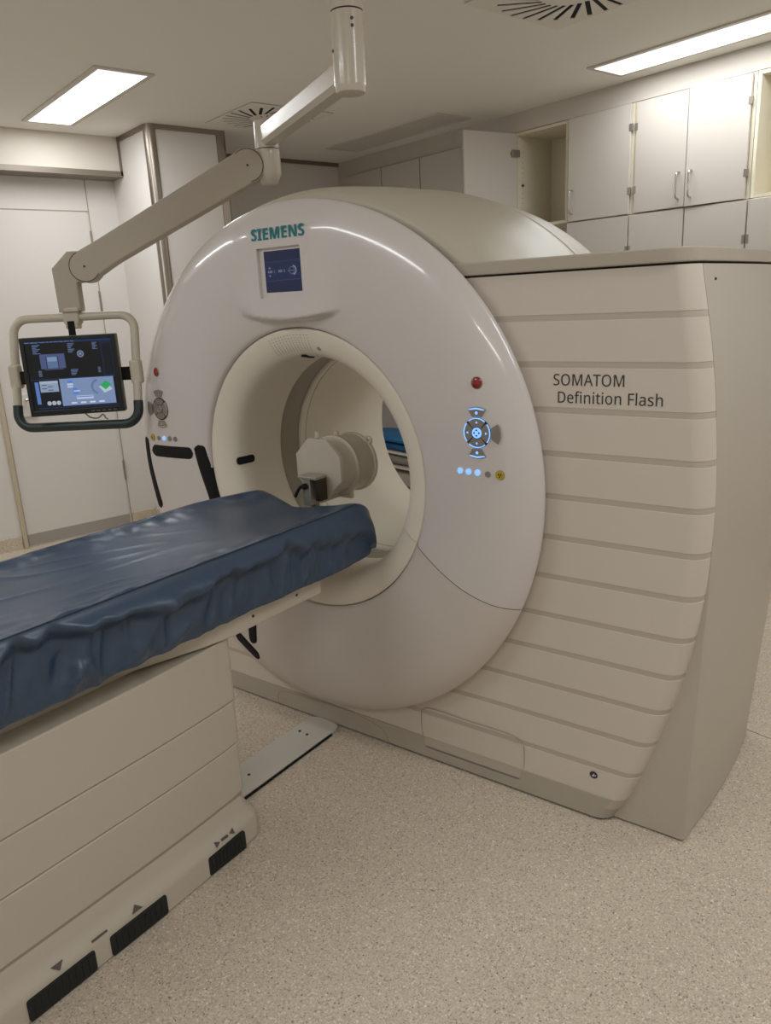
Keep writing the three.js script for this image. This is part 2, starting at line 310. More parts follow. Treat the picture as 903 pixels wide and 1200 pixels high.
mesh('lower_front_cover', coverSector(false, 260), M.satin, gan);
for (const sd of [0, 1]) mesh('cover_seam', grid(100, 1, (u, v) => { const [r, z] = discTab[Math.round(u * (discTab.length - 4))], q = seamAt(r) + (v - 0.4) * 0.012, a = sd ? Math.PI + q : -q; return [(r - 0.003) * Math.cos(a), ISO + (r - 0.003) * Math.sin(a), z - 0.004]; }, !sd), M.dark, gan);
// display recess with the status screen
{
  const rec = mesh('display_recess', merge([rspan(-0.106, 0.102, 1.609, 1.783, 0.046, 0.0485, 0.001), span(-0.1, -0.0975, 1.615, 1.777, 0.047, 0.0597), span(0.0935, 0.096, 1.615, 1.777, 0.047, 0.0597), span(-0.1, 0.096, 1.7745, 1.777, 0.047, 0.0597), span(-0.1, 0.096, 1.615, 1.6175, 0.047, 0.0597)]), M.gloss, gan);
  const c = document.createElement('canvas'); c.width = 512; c.height = 416; const k = c.getContext('2d');
  k.fillStyle = '#1b2b56'; k.fillRect(0, 0, 512, 416); k.fillStyle = '#1e3263'; k.fillRect(0, 110, 512, 200);
  k.strokeStyle = '#5d6f9e'; k.lineWidth = 3; for (const y of [110, 300]) { k.beginPath(); k.moveTo(20, y); k.lineTo(500, y - 6); k.stroke(); }
  k.fillStyle = '#a9b4d0'; k.font = 'bold 40px sans-serif'; k.fillText('480', 40, 220); k.fillText('(', 130, 220); k.font = 'bold 36px sans-serif'; k.fillText('480', 185, 218); k.fillText('E', 265, 218);
  k.beginPath(); k.moveTo(50, 175); k.lineTo(85, 175); k.lineTo(67, 155); k.fill(); k.beginPath(); k.moveTo(50, 240); k.lineTo(85, 240); k.lineTo(67, 260); k.fill();
  k.strokeStyle = '#a9b4d0'; k.lineWidth = 16; k.beginPath(); k.arc(390, 205, 42, -1.5, 1.5); k.stroke(); k.lineWidth = 4; k.beginPath(); k.arc(375, 205, 34, 0, 7); k.stroke(); k.beginPath(); k.moveTo(315, 207); k.lineTo(400, 207); k.stroke();
  const t = new THREE.CanvasTexture(c); t.colorSpace = THREE.SRGBColorSpace;
  const g = new THREE.PlaneGeometry(0.163, 0.13).translate(0.006, 1.7, 0.0492);
  mesh('display_screen', g, new THREE.MeshStandardMaterial({ color: 0x050506, roughness: 0.25, emissive: 0xffffff, emissiveMap: t, emissiveIntensity: 0.36 }), gan);
}
const fontBold = await new FontLoader().loadAsync('fonts/droid/droid_sans_bold.typeface.json');
const fontReg = await new FontLoader().loadAsync('fonts/droid/droid_sans_regular.typeface.json');
function text(str, font, width, height, x, y, z, depth = 0.0012) {   // x, y: left and baseline
  const g = new TextGeometry(str, { font, size: 1, depth: 1, curveSegments: 4, bevelEnabled: false }); g.computeBoundingBox(); const b = g.boundingBox;
  const gc = new TextGeometry('E', { font, size: 1, depth: 1 }); gc.computeBoundingBox();
  g.translate(-b.min.x, 0, 0); g.scale(width / (b.max.x - b.min.x), height / gc.boundingBox.max.y, depth); g.translate(x, y, z); return g;
}
mesh('lettering', text('SIEMENS', fontBold, 0.232, 0.036, -0.114, 1.8, 0.0596, 0.002), M.teal, gan).userData.label = 'teal raised capital letters above the display';
// bore: funnel, grey ring, tunnel
const lathe = (pts, a0 = 0, a1 = 2 * Math.PI, na = 160, flip = false) => grid(pts.length - 1, na, (u, v) => { const [r, z] = pts[Math.round(u * (pts.length - 1))], a = lerp(a0, a1, v); return [r * Math.cos(a), ISO + r * Math.sin(a), z]; }, flip);
const funnelTab = smoothTable([[0.42, -0.292], [0.404, -0.289], [0.402, -0.284], [0.398, -0.2], [0.395, -0.13], [0.396, -0.085], [0.402, -0.056], [0.415, -0.036], [0.435, -0.02], [0.46, -0.008], [0.485, -0.001], [0.4955, -0.002], [0.4968, -0.014]], 80);
mesh('bore_funnel', lathe(funnelTab, -SEAM, Math.PI + SEAM, 200), M.funnel, gan);
mesh('lower_bore_funnel', lathe(funnelTab, Math.PI + SEAM + 0.002, 2 * Math.PI - SEAM - 0.002, 120), M.funnel, gan);
mesh('bore_ring', lathe([[0.412, -0.407], [0.408, -0.403], [0.408, -0.294], [0.42, -0.291]], 0, 2 * Math.PI, 160), M.ring, gan);
mesh('bore_tunnel', lathe(smoothTable([[0.446, -1.047], [0.44, -1.044], [0.434, -1.03], [0.422, -0.9], [0.41, -0.7], [0.402, -0.5], [0.4, -0.44], [0.399, -0.412], [0.412, -0.408], [0.42, -0.406]], 50), 0, 2 * Math.PI, 160), M.tunnel, gan);
mesh('tunnel_seam', new THREE.TorusGeometry(0.3995, 0.0016, 6, 160).translate(0, ISO, -0.44), M.stripe, gan);
const onFunnel = (deg, z) => { const a = deg * R2, rev = funnelTab.map(([r, q]) => [q, r]).filter(([q], i, l) => i > 0 && q < 0.0015 && (i < 2 || q > l[i - 1][0])); const r = interp(rev, z); return new THREE.Vector3(r * Math.cos(a), ISO + r * Math.sin(a), z); };
function onCurve(geo, p, nrm, up = new THREE.Vector3(0, 0, -1)) {   // geometry built in xy facing +z, set on a surface
  const z = nrm.clone().normalize(), x = new THREE.Vector3().crossVectors(up, z).normalize(), y = new THREE.Vector3().crossVectors(z, x);
  return geo.applyMatrix4(new THREE.Matrix4().makeBasis(x, y, z).setPosition(p));
}
const funnelN = (deg, z) => { const a = deg * R2, p = onFunnel(deg, z - 0.004), q = onFunnel(deg, z + 0.004), t = q.sub(p), tang = new THREE.Vector3(-Math.sin(a), Math.cos(a), 0); const n = new THREE.Vector3().crossVectors(t, tang); if (n.x * Math.cos(a) + n.y * Math.sin(a) > 0) n.negate(); return n.normalize(); };
{
  const pill = (w, h) => extrude(roundRect(-w / 2, -h / 2, w / 2, h / 2, Math.min(w, h) / 2 - 1e-4), 0.004, 0.001);
  mesh('laser_window', onCurve(pill(0.03, 0.085), onFunnel(180.3, -0.082).add(funnelN(180.3, -0.082).multiplyScalar(-0.002)), funnelN(180.3, -0.082)), M.black, gan);
  mesh('laser_window', onCurve(pill(0.026, 0.055), onFunnel(93, -0.07).add(funnelN(93, -0.07).multiplyScalar(-0.002)), funnelN(93, -0.07)), M.black, gan);
  mesh('microphone', onCurve(cyl(0.008, 0.008, 0.003, 20).rotateX(Math.PI / 2), onFunnel(80, -0.021), funnelN(80, -0.021)), M.ring, gan);
  const holes = []; for (let i = 0; i < 13; i++) for (let j = 0; j < 9; j++) { const d = 85 + i * 1.8, z = -0.003 - j * 0.0033; holes.push(onCurve(new THREE.CircleGeometry(0.0021, 6), onFunnel(d, z).add(funnelN(d, z).multiplyScalar(0.0007)), funnelN(d, z))); }
  mesh('speaker_grille', merge(holes), M.ring, gan).userData.kind = 'stuff';
}
// barrel housing behind the ring
mesh('housing', lathe(smoothTable([[0.55, -0.06], [0.86, -0.058], [0.915, -0.062], [0.935, -0.1], [0.957, -0.3], [0.967, -0.5], [0.97, -0.73], [0.962, -0.734]], 50), 0, 2 * Math.PI, 200, true), M.dome, gan);
mesh('rear_housing', lathe(smoothTable([[0.955, -0.735], [0.969, -0.738], [0.968, -0.8], [0.962, -0.9], [0.952, -0.985], [0.94, -1.01], [0.9, -1.03], [0.6, -1.04], [0.444, -1.0475]], 60), 0, 2 * Math.PI, 200, true), M.domeRear, gan);
// ribbed side panel
const edgeP = smoothTable([[0, 1.12], [0.15, 1.182], [0.315, 1.235], [0.54, 1.294], [0.78, 1.329], [1.02, 1.338], [1.245, 1.327], [1.42, 1.308], [1.65, 1.268]], 60);
const edgeB = smoothTable([[0, 1.321], [0.4, 1.328], [0.75, 1.336], [1.0, 1.338], [1.25, 1.328], [1.42, 1.31], [1.65, 1.27]], 60);
const PZ = -0.05, stripes = [1.643, 1.524, 1.398, 1.272, 1.147, 1.021, 0.897, 0.773, 0.648, 0.531, 0.413, 0.297, 0.183, 0.086];
const zP = (y) => PZ + 0.017 * Math.pow(clamp(1 - y / 0.5), 2);
const leftX = (y) => y < 0.4 ? -0.66 : 0.6;
const panelSurface = (y0, y1, inset, ny) => grid(46, ny, (u, v) => pan(u, lerp(y0, y1, v), inset, (y0 + y1) / 2));
for (let i = 0; i + 1 < stripes.length; i++) {
  const top = stripes[i] - (i ? 0.0085 : 0), bot = stripes[i + 1] + (i + 2 < stripes.length ? 0.0085 : 0), e = 0.0008, parts = [];
  parts.push(panelSurface(bot + e, top - e, 0, 4));
  // rolled long edges
  parts.push(grid(46, 3, (u, v) => { const g = v * Math.PI / 2, y = top - e + e * Math.sin(g), ins = e * (1 - Math.cos(g)); return pan(u, y, ins, (bot + top) / 2); }));
  parts.push(grid(46, 3, (u, v) => { const g = (1 - v) * Math.PI / 2, y = bot + e - e * Math.sin(g), ins = e * (1 - Math.cos(g)); return pan(u, y, ins, (bot + top) / 2); }));
  mesh('panel_slat', mergeVertices(merge(parts), 1e-5), M.slat, gan);
}
function pan(u, y, inset, ym) { const xr = interp(edgeP, y) - inset, xl = leftX(ym), R = 0.054; if (u < 0.5) return [lerp(xl, xr - R, u * 2), y, zP(y) - inset]; const a = (u - 0.5) * 2 * Math.PI / 2; return [xr - R + R * Math.sin(a), y, zP(y) - inset - R * (1 - Math.cos(a))]; }
mesh('panel_backing', merge([grid(46, 60, (u, v) => pan(u, lerp(0.4, 1.643, v), 0.0008, 1)), grid(46, 20, (u, v) => pan(u, lerp(0.05, 0.402, v), 0.0008, 0.1))]), M.stripe, gan);
// plinth with the finger recess, the maintenance flap above it and the cable hatch
{
  const rp = (u, y, inset) => { inset += 0.0055; const xr = interp(edgeP, y) - 0.004 - inset, R = 0.055; if (u < 0.5) return [lerp(-0.66, xr - R, u * 2), y, -0.03 - inset]; const a = (u - 0.5) * 2 * 95 * R2; return [xr - R + R * Math.sin(Math.min(a, Math.PI / 2)), y, -0.03 - inset - R * (1 - Math.cos(a))]; };
  const front = grid(46, 8, (u, v) => rp(u, lerp(0.008, 0.086, v), 0)), top = grid(46, 2, (u, v) => rp(u, 0.086, v * 0.03));
  const ev = new Evaluator(); ev.useGroups = false; const a = new Brush(mergeVertices(merge([front, top]), 1e-5)), b = new Brush(extrude(roundRect(0.427, 0.042, 0.812, 0.2, 0.03), 0.06, 0)); b.position.z = -0.06; a.updateMatrixWorld(); b.updateMatrixWorld();
  const r = ev.evaluate(a, b, HOLLOW_SUBTRACTION); mesh('plinth', r.geometry, M.plinth, gan);
  mesh('finger_recess', grid(40, 12, (u, v) => { const x = lerp(0.424, 0.815, u), ex = Math.sqrt(Math.min(1, Math.min(u, 1 - u) * 9)), y = 0.041 + (v < 0.5 ? 0.016 * v * 2 : 0.016 + 0.044 * (v - 0.5) * 2), d = 0.05 * Math.min(1, v * 2) * ex; return [x, y, -0.0362 - d]; }), M.plinth, gan);
  mesh('plinth_foot', span(-0.6, 1.08, 0, 0.01, -0.5, -0.045), M.black, gan);
  const fl = (pts, w) => tubeAlong(pts, w, false, 70, 6);
  mesh('maintenance_flap', fl([[0.421, 0.09, zP(0.13) + 0.0008], [0.419, 0.16, zP(0.13) + 0.0008], [0.424, 0.19, zP(0.13) + 0.0008], [0.447, 0.202, zP(0.13) + 0.0008], [0.6, 0.203, zP(0.13) + 0.0008], [0.79, 0.198, zP(0.13) + 0.0008], [0.814, 0.185, zP(0.13) + 0.0008], [0.82, 0.15, zP(0.13) + 0.0008], [0.82, 0.09, zP(0.13) + 0.0008]], 0.0014), M.groove, gan);
  mesh('cable_hatch', fl([[-0.292, 0.01, -0.0352], [-0.29, 0.05, -0.0352], [-0.265, 0.068, -0.0352], [-0.07, 0.079, -0.0352], [0.06, 0.083, -0.0352], [0.17, 0.076, -0.0352], [0.25, 0.05, -0.0352], [0.272, 0.01, -0.0352]], 0.0013), M.groove, gan);
  mesh('sticker', extrude(new THREE.Shape().absarc(0, 0, 0.0125, 0, 6.2831), 0.0006).rotateX(0.04).translate(1.054, 0.152, zP(0.15) + 0.0006), std(0x2a2440, 0.4), gan);
  mesh('sticker_print', merge([extrude(polyShape([[-0.006, -0.004], [0.001, 0.006], [0.003, 0.002], [0.0, -0.006]]), 0.0004), extrude(polyShape([[0.003, -0.002], [0.007, 0.004], [0.007, -0.001], [0.005, -0.005]]), 0.0004)]).rotateX(0.04).translate(1.054, 0.152, zP(0.15) + 0.0014), M.padPale, gan);
}
// cabinet on the right side of the ring
{
  const sec = (y) => { const xr = interp(edgeB, y), zr = -lerp(0.82, 1.05, clamp(y / 0.55)); const zf = -0.0735 - 0.032 * clamp(y / 0.7), pts = [[0.62, zf], [xr - 0.006, zf], [xr - 0.0015, zf - 0.002], [xr, zf - 0.0065]]; for (let i = 1; i <= 12; i++) { const t = i / 12; pts.push([xr + 0.034 * Math.sin(t * Math.PI * 0.72) - 0.0 * t, lerp(zf - 0.0065, zr + 0.05, t)]); } const xe = pts[pts.length - 1][0]; for (let i = 1; i <= 5; i++) { const a = i / 5 * Math.PI / 2; pts.push([xe - 0.05 * (1 - Math.cos(a)), zr + 0.05 - 0.05 * Math.sin(a)]); } pts.push([0.62, zr]); return pts; };
  const n = sec(0).length - 1;
  mesh('side_cabinet', toCreasedNormals(grid(n, 40, (u, v) => { const y = lerp(0.006, 1.643, v), [x, z] = sec(y)[Math.round(u * n)]; return [x, y, z]; }), 0.5), M.sideBox, gan);
  mesh('cabinet_foot', span(0.62, 1.3, 0, 0.008, -0.78, -0.085), M.black, gan);
  const lidSec = (o) => { const s = new THREE.Shape(); s.moveTo(0.45, 0.045 - o); s.lineTo(1.2, 0.045 - o); s.quadraticCurveTo(1.252 + o, 0.047 - o, 1.262 + o, 0.09); s.quadraticCurveTo(1.31 + o, 0.5, 1.3 + o, 1.02); s.lineTo(1.28, 1.06 + o); s.lineTo(0.45, 1.06 + o); s.closePath(); return s; };
  mesh('lid', extrude(lidSec(0.004), 0.028, 0.004, 3, 16).rotateX(-Math.PI / 2).translate(0, 1.6525, 0), M.lid, gan);
  mesh('lid_gap', extrude(lidSec(-0.012), 0.014, 0, 1, 12).rotateX(-Math.PI / 2).translate(0, 1.638, 0), M.dark, gan);
  mesh('screw_hole', cyl(0.0035, 0.0035, 0.004, 10).rotateZ(Math.PI / 2).translate(1.299, 1.605, -0.12), M.screw, gan);
  mesh('lettering', text('SOMATOM', fontReg, 0.2, 0.031, 0.904, 1.342, PZ - 0.0004), M.letter, gan).userData.label = 'grey printed words on the ribbed panel';
  mesh('lettering', text('Definition Flash', fontReg, 0.288, 0.031, 0.918, 1.294, PZ - 0.0004), M.letter, gan);
}
// control keys on both sides of the bore
function keypad(cx, cy, mir, lit) {
  const at = (dx, dy) => { const x = cx + dx * mir, y = cy + dy, r = Math.hypot(x, y - ISO); return { x, y, z: zDisc(r), r, a: Math.atan2(y - ISO, x) }; };
  const put = (geo, dx, dy, off = 0) => { const q = at(dx, dy), s = (zDisc(q.r + 0.01) - zDisc(q.r - 0.01)) / 0.02; return onCurve(geo, new THREE.Vector3(q.x, q.y, q.z + off), new THREE.Vector3(-s * Math.cos(q.a), -s * Math.sin(q.a), 1), new THREE.Vector3(0, 1, 0)); };
  const dome = (r, h) => new THREE.SphereGeometry(r, 20, 10, 0, Math.PI * 2, 0, Math.PI / 2).rotateX(Math.PI / 2).scale(1, 1, h / r);
  const disc = (r, d = 0.003) => extrude(new THREE.Shape().absarc(0, 0, r, 0, Math.PI * 2), d, 0.0008, 2, 24);
  const wedge = (r0, r1, a0, a1, d) => { const s = new THREE.Shape(); s.absarc(0, 0, r1, a0, a1, false); s.absarc(0, 0, r0, a1, a0, true); return extrude(s, d, 0.0006, 1, 10); };
  const key = (name, geo, mat, sub) => { const k = mesh(name, geo, mat, gan); for (const [n, g, m] of sub ?? []) mesh(n, g, m, k); return k; };
  key('stop_button', put(dome(0.0165, 0.007), 0, 0.143), M.red, [['button_collar', put(new THREE.TorusGeometry(0.0165, 0.0018, 8, 24), 0, 0.143), M.key]]);
  key('key_base', put(disc(0.0445, 0.001), 0, 0), M.dark);
  const glow = lit ? M.blueLit : M.chrome;
  for (let k = 0; k < 4; k++) {
    const a = k * 90 * R2, on = lit || k === 0;
    const sub = []; if (on) { sub.push(['backlight', put(wedge(0.041, 0.0438, a - 38 * R2, a + 38 * R2, 0.0042), 0, 0), glow]); sub.push(['arrow', put(extrude(polyShape([[0.035, 0], [0.028, 0.004], [0.028, -0.004]]).clone(), 0.0045).rotateZ(a), 0, 0), glow]); }
    key('direction_key', put(wedge(0.018, 0.0402, a - 42 * R2, a + 42 * R2, 0.0035), 0, 0), M.key, sub);
  }
  key('centre_key', put(disc(0.0155, 0.004), 0, 0), lit ? M.blueLit : M.key, lit ? [['arrow', put(merge([0, 1, 2, 3].map((k) => extrude(polyShape([[0.012, 0], [0.006, 0.004], [0.006, -0.004]]), 0.0055).rotateZ(k * Math.PI / 2))), 0, 0), M.letter], ['key_rim', put(new THREE.TorusGeometry(0.0135, 0.0012, 6, 24).translate(0, 0, 0.005), 0, 0), glow]] : [['key_rim', put(new THREE.TorusGeometry(0.0135, 0.0012, 6, 24).translate(0, 0, 0.005), 0, 0), M.chrome]]);
  const fan = (ang, on) => key('outer_key', put(merge([extrude(polyShape([[0.047, -0.016], [0.068, -0.0285], [0.0735, -0.015], [0.0755, 0], [0.0735, 0.015], [0.068, 0.0285], [0.047, 0.016]]), 0.003, 0.0006, 1).rotateZ(ang)]), 0, 0), M.key, on ? [['backlight', put(extrude(polyShape([[0.068, -0.026], [0.0715, -0.013], [0.0732, 0], [0.0715, 0.013], [0.068, 0.026], [0.0655, 0.024], [0.0685, 0], [0.0655, -0.024]]), 0.0042).rotateZ(ang), 0, 0), glow], ['arrow', put(extrude(new THREE.Shape().absarc(0.058, 0, 0.0045, 0, 6.2831), 0.0042).rotateZ(ang), 0, 0), glow]] : undefined);
  fan(Math.PI / 2, lit); fan(mir > 0 ? 0 : Math.PI, false); fan(-Math.PI / 2, true);
  [[-0.062, 0.0095], [-0.032, 0.0095], [-0.001, 0.0095], [0.033, 0.0085], [0.072, 0.0128]].forEach(([dx, r], i) => {
    const m = i === 4 ? M.yellow : i === 3 ? M.key : lit || i === 2 ? M.paleLit : M.key;
    key('round_button', put(disc(r, 0.0032), dx, -0.118 + (i > 2 ? -0.001 : 0)), m, i === 4 ? [['button_print', put(merge([0, 1, 2].map((q) => extrude(new THREE.Shape().absarc(0.0042 * Math.cos(q * 2.094 + 0.5), 0.0042 * Math.sin(q * 2.094 + 0.5), 0.0024, 0, 6.2831), 0.0045))), dx, -0.119), M.dark], ['button_collar', put(new THREE.TorusGeometry(r, 0.0016, 6, 24), dx, -0.119), M.key]] : i < 3 ? [['button_print', put(merge([box(0.006, 0.0014, 0.0012, 0, 0, 0.005), box(0.0014, 0.006, 0.0012, 0, 0, 0.005)]), dx, -0.118), lit || i === 2 ? M.blueLit : M.chrome]] : undefined);
  });
}
keypad(0.714, 1.212, 1, true); keypad(-0.714, 1.222, -1, false);
// black touch pads on the ring
{
  const strip = (pts, w, name = 'sensor_pad') => {   // rounded bar following the cover
    const c = new THREE.CatmullRomCurve3(pts.map(([x, y]) => new THREE.Vector3(x, y, 0))), L = c.getLength();
    const zAt = (x, y) => { const r = Math.hypot(x, y - ISO); return r > 0.9 ? -0.012 : zDisc(r); };
    mesh(name, grid(40, 10, (u, v) => { const p = c.getPoint(u), t = c.getTangent(u), s = Math.min(u, 1 - u) * L, hw = w / 2 * (s < w / 2 ? Math.sqrt(Math.max(0, 1 - (1 - s / (w / 2)) ** 2)) : 1), o = (v * 2 - 1) * hw, x = p.x - t.y * o, y = p.y + t.x * o; return [x, y, zAt(x, y) + 0.0045 * Math.sqrt(1 - (v * 2 - 1) ** 4)]; }, false), M.black, gan);
  };
  strip([[-0.846, 1.1], [-0.843, 1.0], [-0.822, 0.9], [-0.797, 0.805]], 0.044);
  strip([[-0.8, 1.05], [-0.57, 1.05]], 0.048);
  strip([[-0.54, 1.085], [-0.525, 1.0], [-0.48, 0.85], [-0.44, 0.72]], 0.052);
  strip([[-0.415, 0.322], [-0.3, 0.24]], 0.05);
  strip([[-0.31, 0.44], [-0.318, 0.305]], 0.045);
}

// ------------------------------------------------------------------ floor plate, patient table, mattress
{
  const t = thing('floor_plate', 'pale metal cover plate on the floor between table and scanner', 'floor plate', [0, 0, 0], TURN);
  const s = new THREE.Shape(); s.moveTo(-0.104, 0.63); s.lineTo(-0.104, 0.0); s.quadraticCurveTo(-0.1, -0.03, -0.06, -0.035); s.lineTo(0.0, -0.035); s.quadraticCurveTo(0.04, -0.033, 0.044, 0.0); s.lineTo(0.048, 0.63); s.closePath();
  mesh('plate', extrude(s, 0.006, 0.003, 2).rotateX(Math.PI / 2).translate(0, 0.009, 0), M.plate, t);
  mesh('sealant', tubeAlong([[0.05, 0.003, 0.62], [0.0495, 0.003, 0.4], [0.048, 0.003, 0.25], [0.047, 0.003, 0.03]], 0.005, false, 60, 6), M.black, t);
  for (const [x, z] of [[-0.064, 0.087], [-0.024, 0.09], [-0.026, 0.393]]) mesh('screw', cyl(0.0055, 0.0055, 0.0025, 14).translate(x, 0.0125, z), M.screw, t);
}
const tab = thing('patient_table', 'beige patient table on a panelled base with foot pedals', 'table', [0, 0, 0], TURN);
{
  const bow = (z) => -0.018 * Math.pow(clamp((1.0 - z) / 0.4), 2);
  const plan = (xr, z0, r, o = 0) => { const s = new THREE.Shape(), pts = []; const q = (x, z) => pts.push([x, z]); for (let i = 0; i <= 6; i++) { const a = i / 6 * Math.PI / 2; q(xr + bow(z0) - r + r * Math.sin(a), z0 + r - r * Math.cos(a)); } for (let i = 1; i <= 10; i++) { const z = lerp(z0 + r, 1.1, i / 10); q(xr + bow(z), z); } q(xr, 2.3); q(-xr - 0.04, 2.3); for (let i = 0; i <= 6; i++) { const a = i / 6 * Math.PI / 2; q(-xr - 0.04 + r - r * Math.cos(a), z0 + r - r * Math.sin(a)); } return polyShape(pts); };
  const band = (y0, y1, xr, z0, r, b) => extrude(plan(xr, z0, r), y1 - y0 - 2 * b, b, 3).rotateX(Math.PI / 2).translate(0, y1 - b, 0);
  mesh('base_panel', band(0.4735, 0.672, 0.213, 0.59, 0.03, 0.004), M.tableShell, tab);
  mesh('base_panel', band(0.334, 0.4705, 0.213, 0.592, 0.03, 0.004), M.tableShell, tab);
  mesh('base_panel', band(0.166, 0.331, 0.213, 0.596, 0.03, 0.004), M.tableShell, tab);
  mesh('base_core', band(0.1, 0.66, 0.208, 0.6, 0.03, 0.002), M.groove, tab);
  // flared foot
  const prof = [[0.205, 0.1645], [0.21, 0.15], [0.2135, 0.118], [0.222, 0.098], [0.232, 0.084], [0.237, 0.068], [0.237, 0.004]];
  const footPath = []; for (let i = 0; i <= 8; i++) footPath.push([i / 8, 0]);
  const ring = (xr) => { const r = 0.05, z0 = 0.80 - xr, pts = [[-0.2, z0]]; for (let i = 0; i <= 8; i++) { const a = i / 8 * Math.PI / 2; pts.push([xr + bow(z0) - r + r * Math.sin(a), z0 + r - r * Math.cos(a)]); } for (let i = 1; i <= 12; i++) { const z = lerp(z0 + r, 1.1, i / 12); pts.push([xr + bow(z), z]); } pts.push([xr, 2.3]); return pts; };
  const nR = ring(0.2).length - 1;
  mesh('base_foot', grid(nR, prof.length - 1, (u, v) => { const [xr, y] = prof[Math.round(v * (prof.length - 1))], [x, z] = ring(xr)[Math.round(u * nR)]; return [x, y, z]; }, true), M.tableShell, tab);
  const pedal = (z0, z1, y1) => {
    const s = roundRect(-z1, 0.004, -z0, y1, 0.008), m = (z0 + z1) / 2, p = mesh('foot_pedal', extrude(s, 0.006, 0.0015, 2).rotateY(Math.PI / 2).translate(0.2345 + bow(m), 0, 0), M.rubber, tab);
    p.position.x = 0; 
    for (let k = 1; k < 10; k++) { const z = lerp(z0, z1, k / 10); mesh('tread_rib', box(0.002, y1 - 0.02, 0.006, 0.2425 + bow(m), (y1 + 0.004) / 2, z), M.rubber, p); }
    return p;
  };
  pedal(1.177, 1.356, 0.064); pedal(0.956, 1.132, 0.064); pedal(0.655, 0.8, 0.066);
  const tri = (z, y, d) => extrude(polyShape(d > 0 ? [[-0.016, -0.008], [0.016, -0.008], [0, 0.01]] : [[-0.016, 0.01], [0.016, 0.01], [0, -0.008]]), 0.0015).rotateY(Math.PI / 2).rotateZ(35 * R2).translate(0.2335 + bow(z), y, z);
  mesh('pedal_mark', tri(1.268, 0.0845, -1), M.mark, tab); mesh('pedal_mark', tri(1.045, 0.0845, 1), M.mark, tab);
  mesh('pedal_mark', rbox(0.0015, 0.006, 0.045, 0.0005).rotateZ(35 * R2).translate(0.2338, 0.0845, 1.155), M.mark, tab);
  for (const [z, d] of [[0.757, 1], [0.697, -1]]) mesh('pedal_mark', extrude(polyShape([[0.01 * d, 0], [-0.007 * d, 0.009], [-0.007 * d, -0.009]]), 0.0015).rotateY(Math.PI / 2).rotateZ(35 * R2).translate(0.2335 + bow(z), 0.0845, z), M.mark, tab);
  mesh('pedal_mark', rbox(0.0012, 0.008, 0.026, 0.0004).rotateZ(35 * R2).translate(0.2338 + bow(0.727), 0.0845, 0.727), M.mark, tab);
  // head, carriage and table top
  mesh('neck', rspan(-0.16, 0.13, 0.655, 0.74, 0.66, 2.25, 0.01), M.tableShell, tab);
  mesh('carriage', extrude(polyShape([[-0.215, 0.2], [0.2, 0.2], [0.216, 0.216], [0.216, 0.6], [0.2, 0.7], [0.13, 0.95], [-0.15, 0.95], [-0.215, 0.7]]), 0.052, 0.005, 3).rotateX(Math.PI / 2).translate(0, 0.736, 0), M.tableShell, tab);
  mesh('table_top', rspan(-0.225, 0.225, 0.741, 0.765, 0.03, 2.45, 0.01), M.tableShell, tab);
  for (const z of [0.33, 0.52]) mesh('screw', cyl(0.0045, 0.0045, 0.003, 12).rotateZ(Math.PI / 2).translate(0.2165, 0.713, z), M.screw, tab);
}
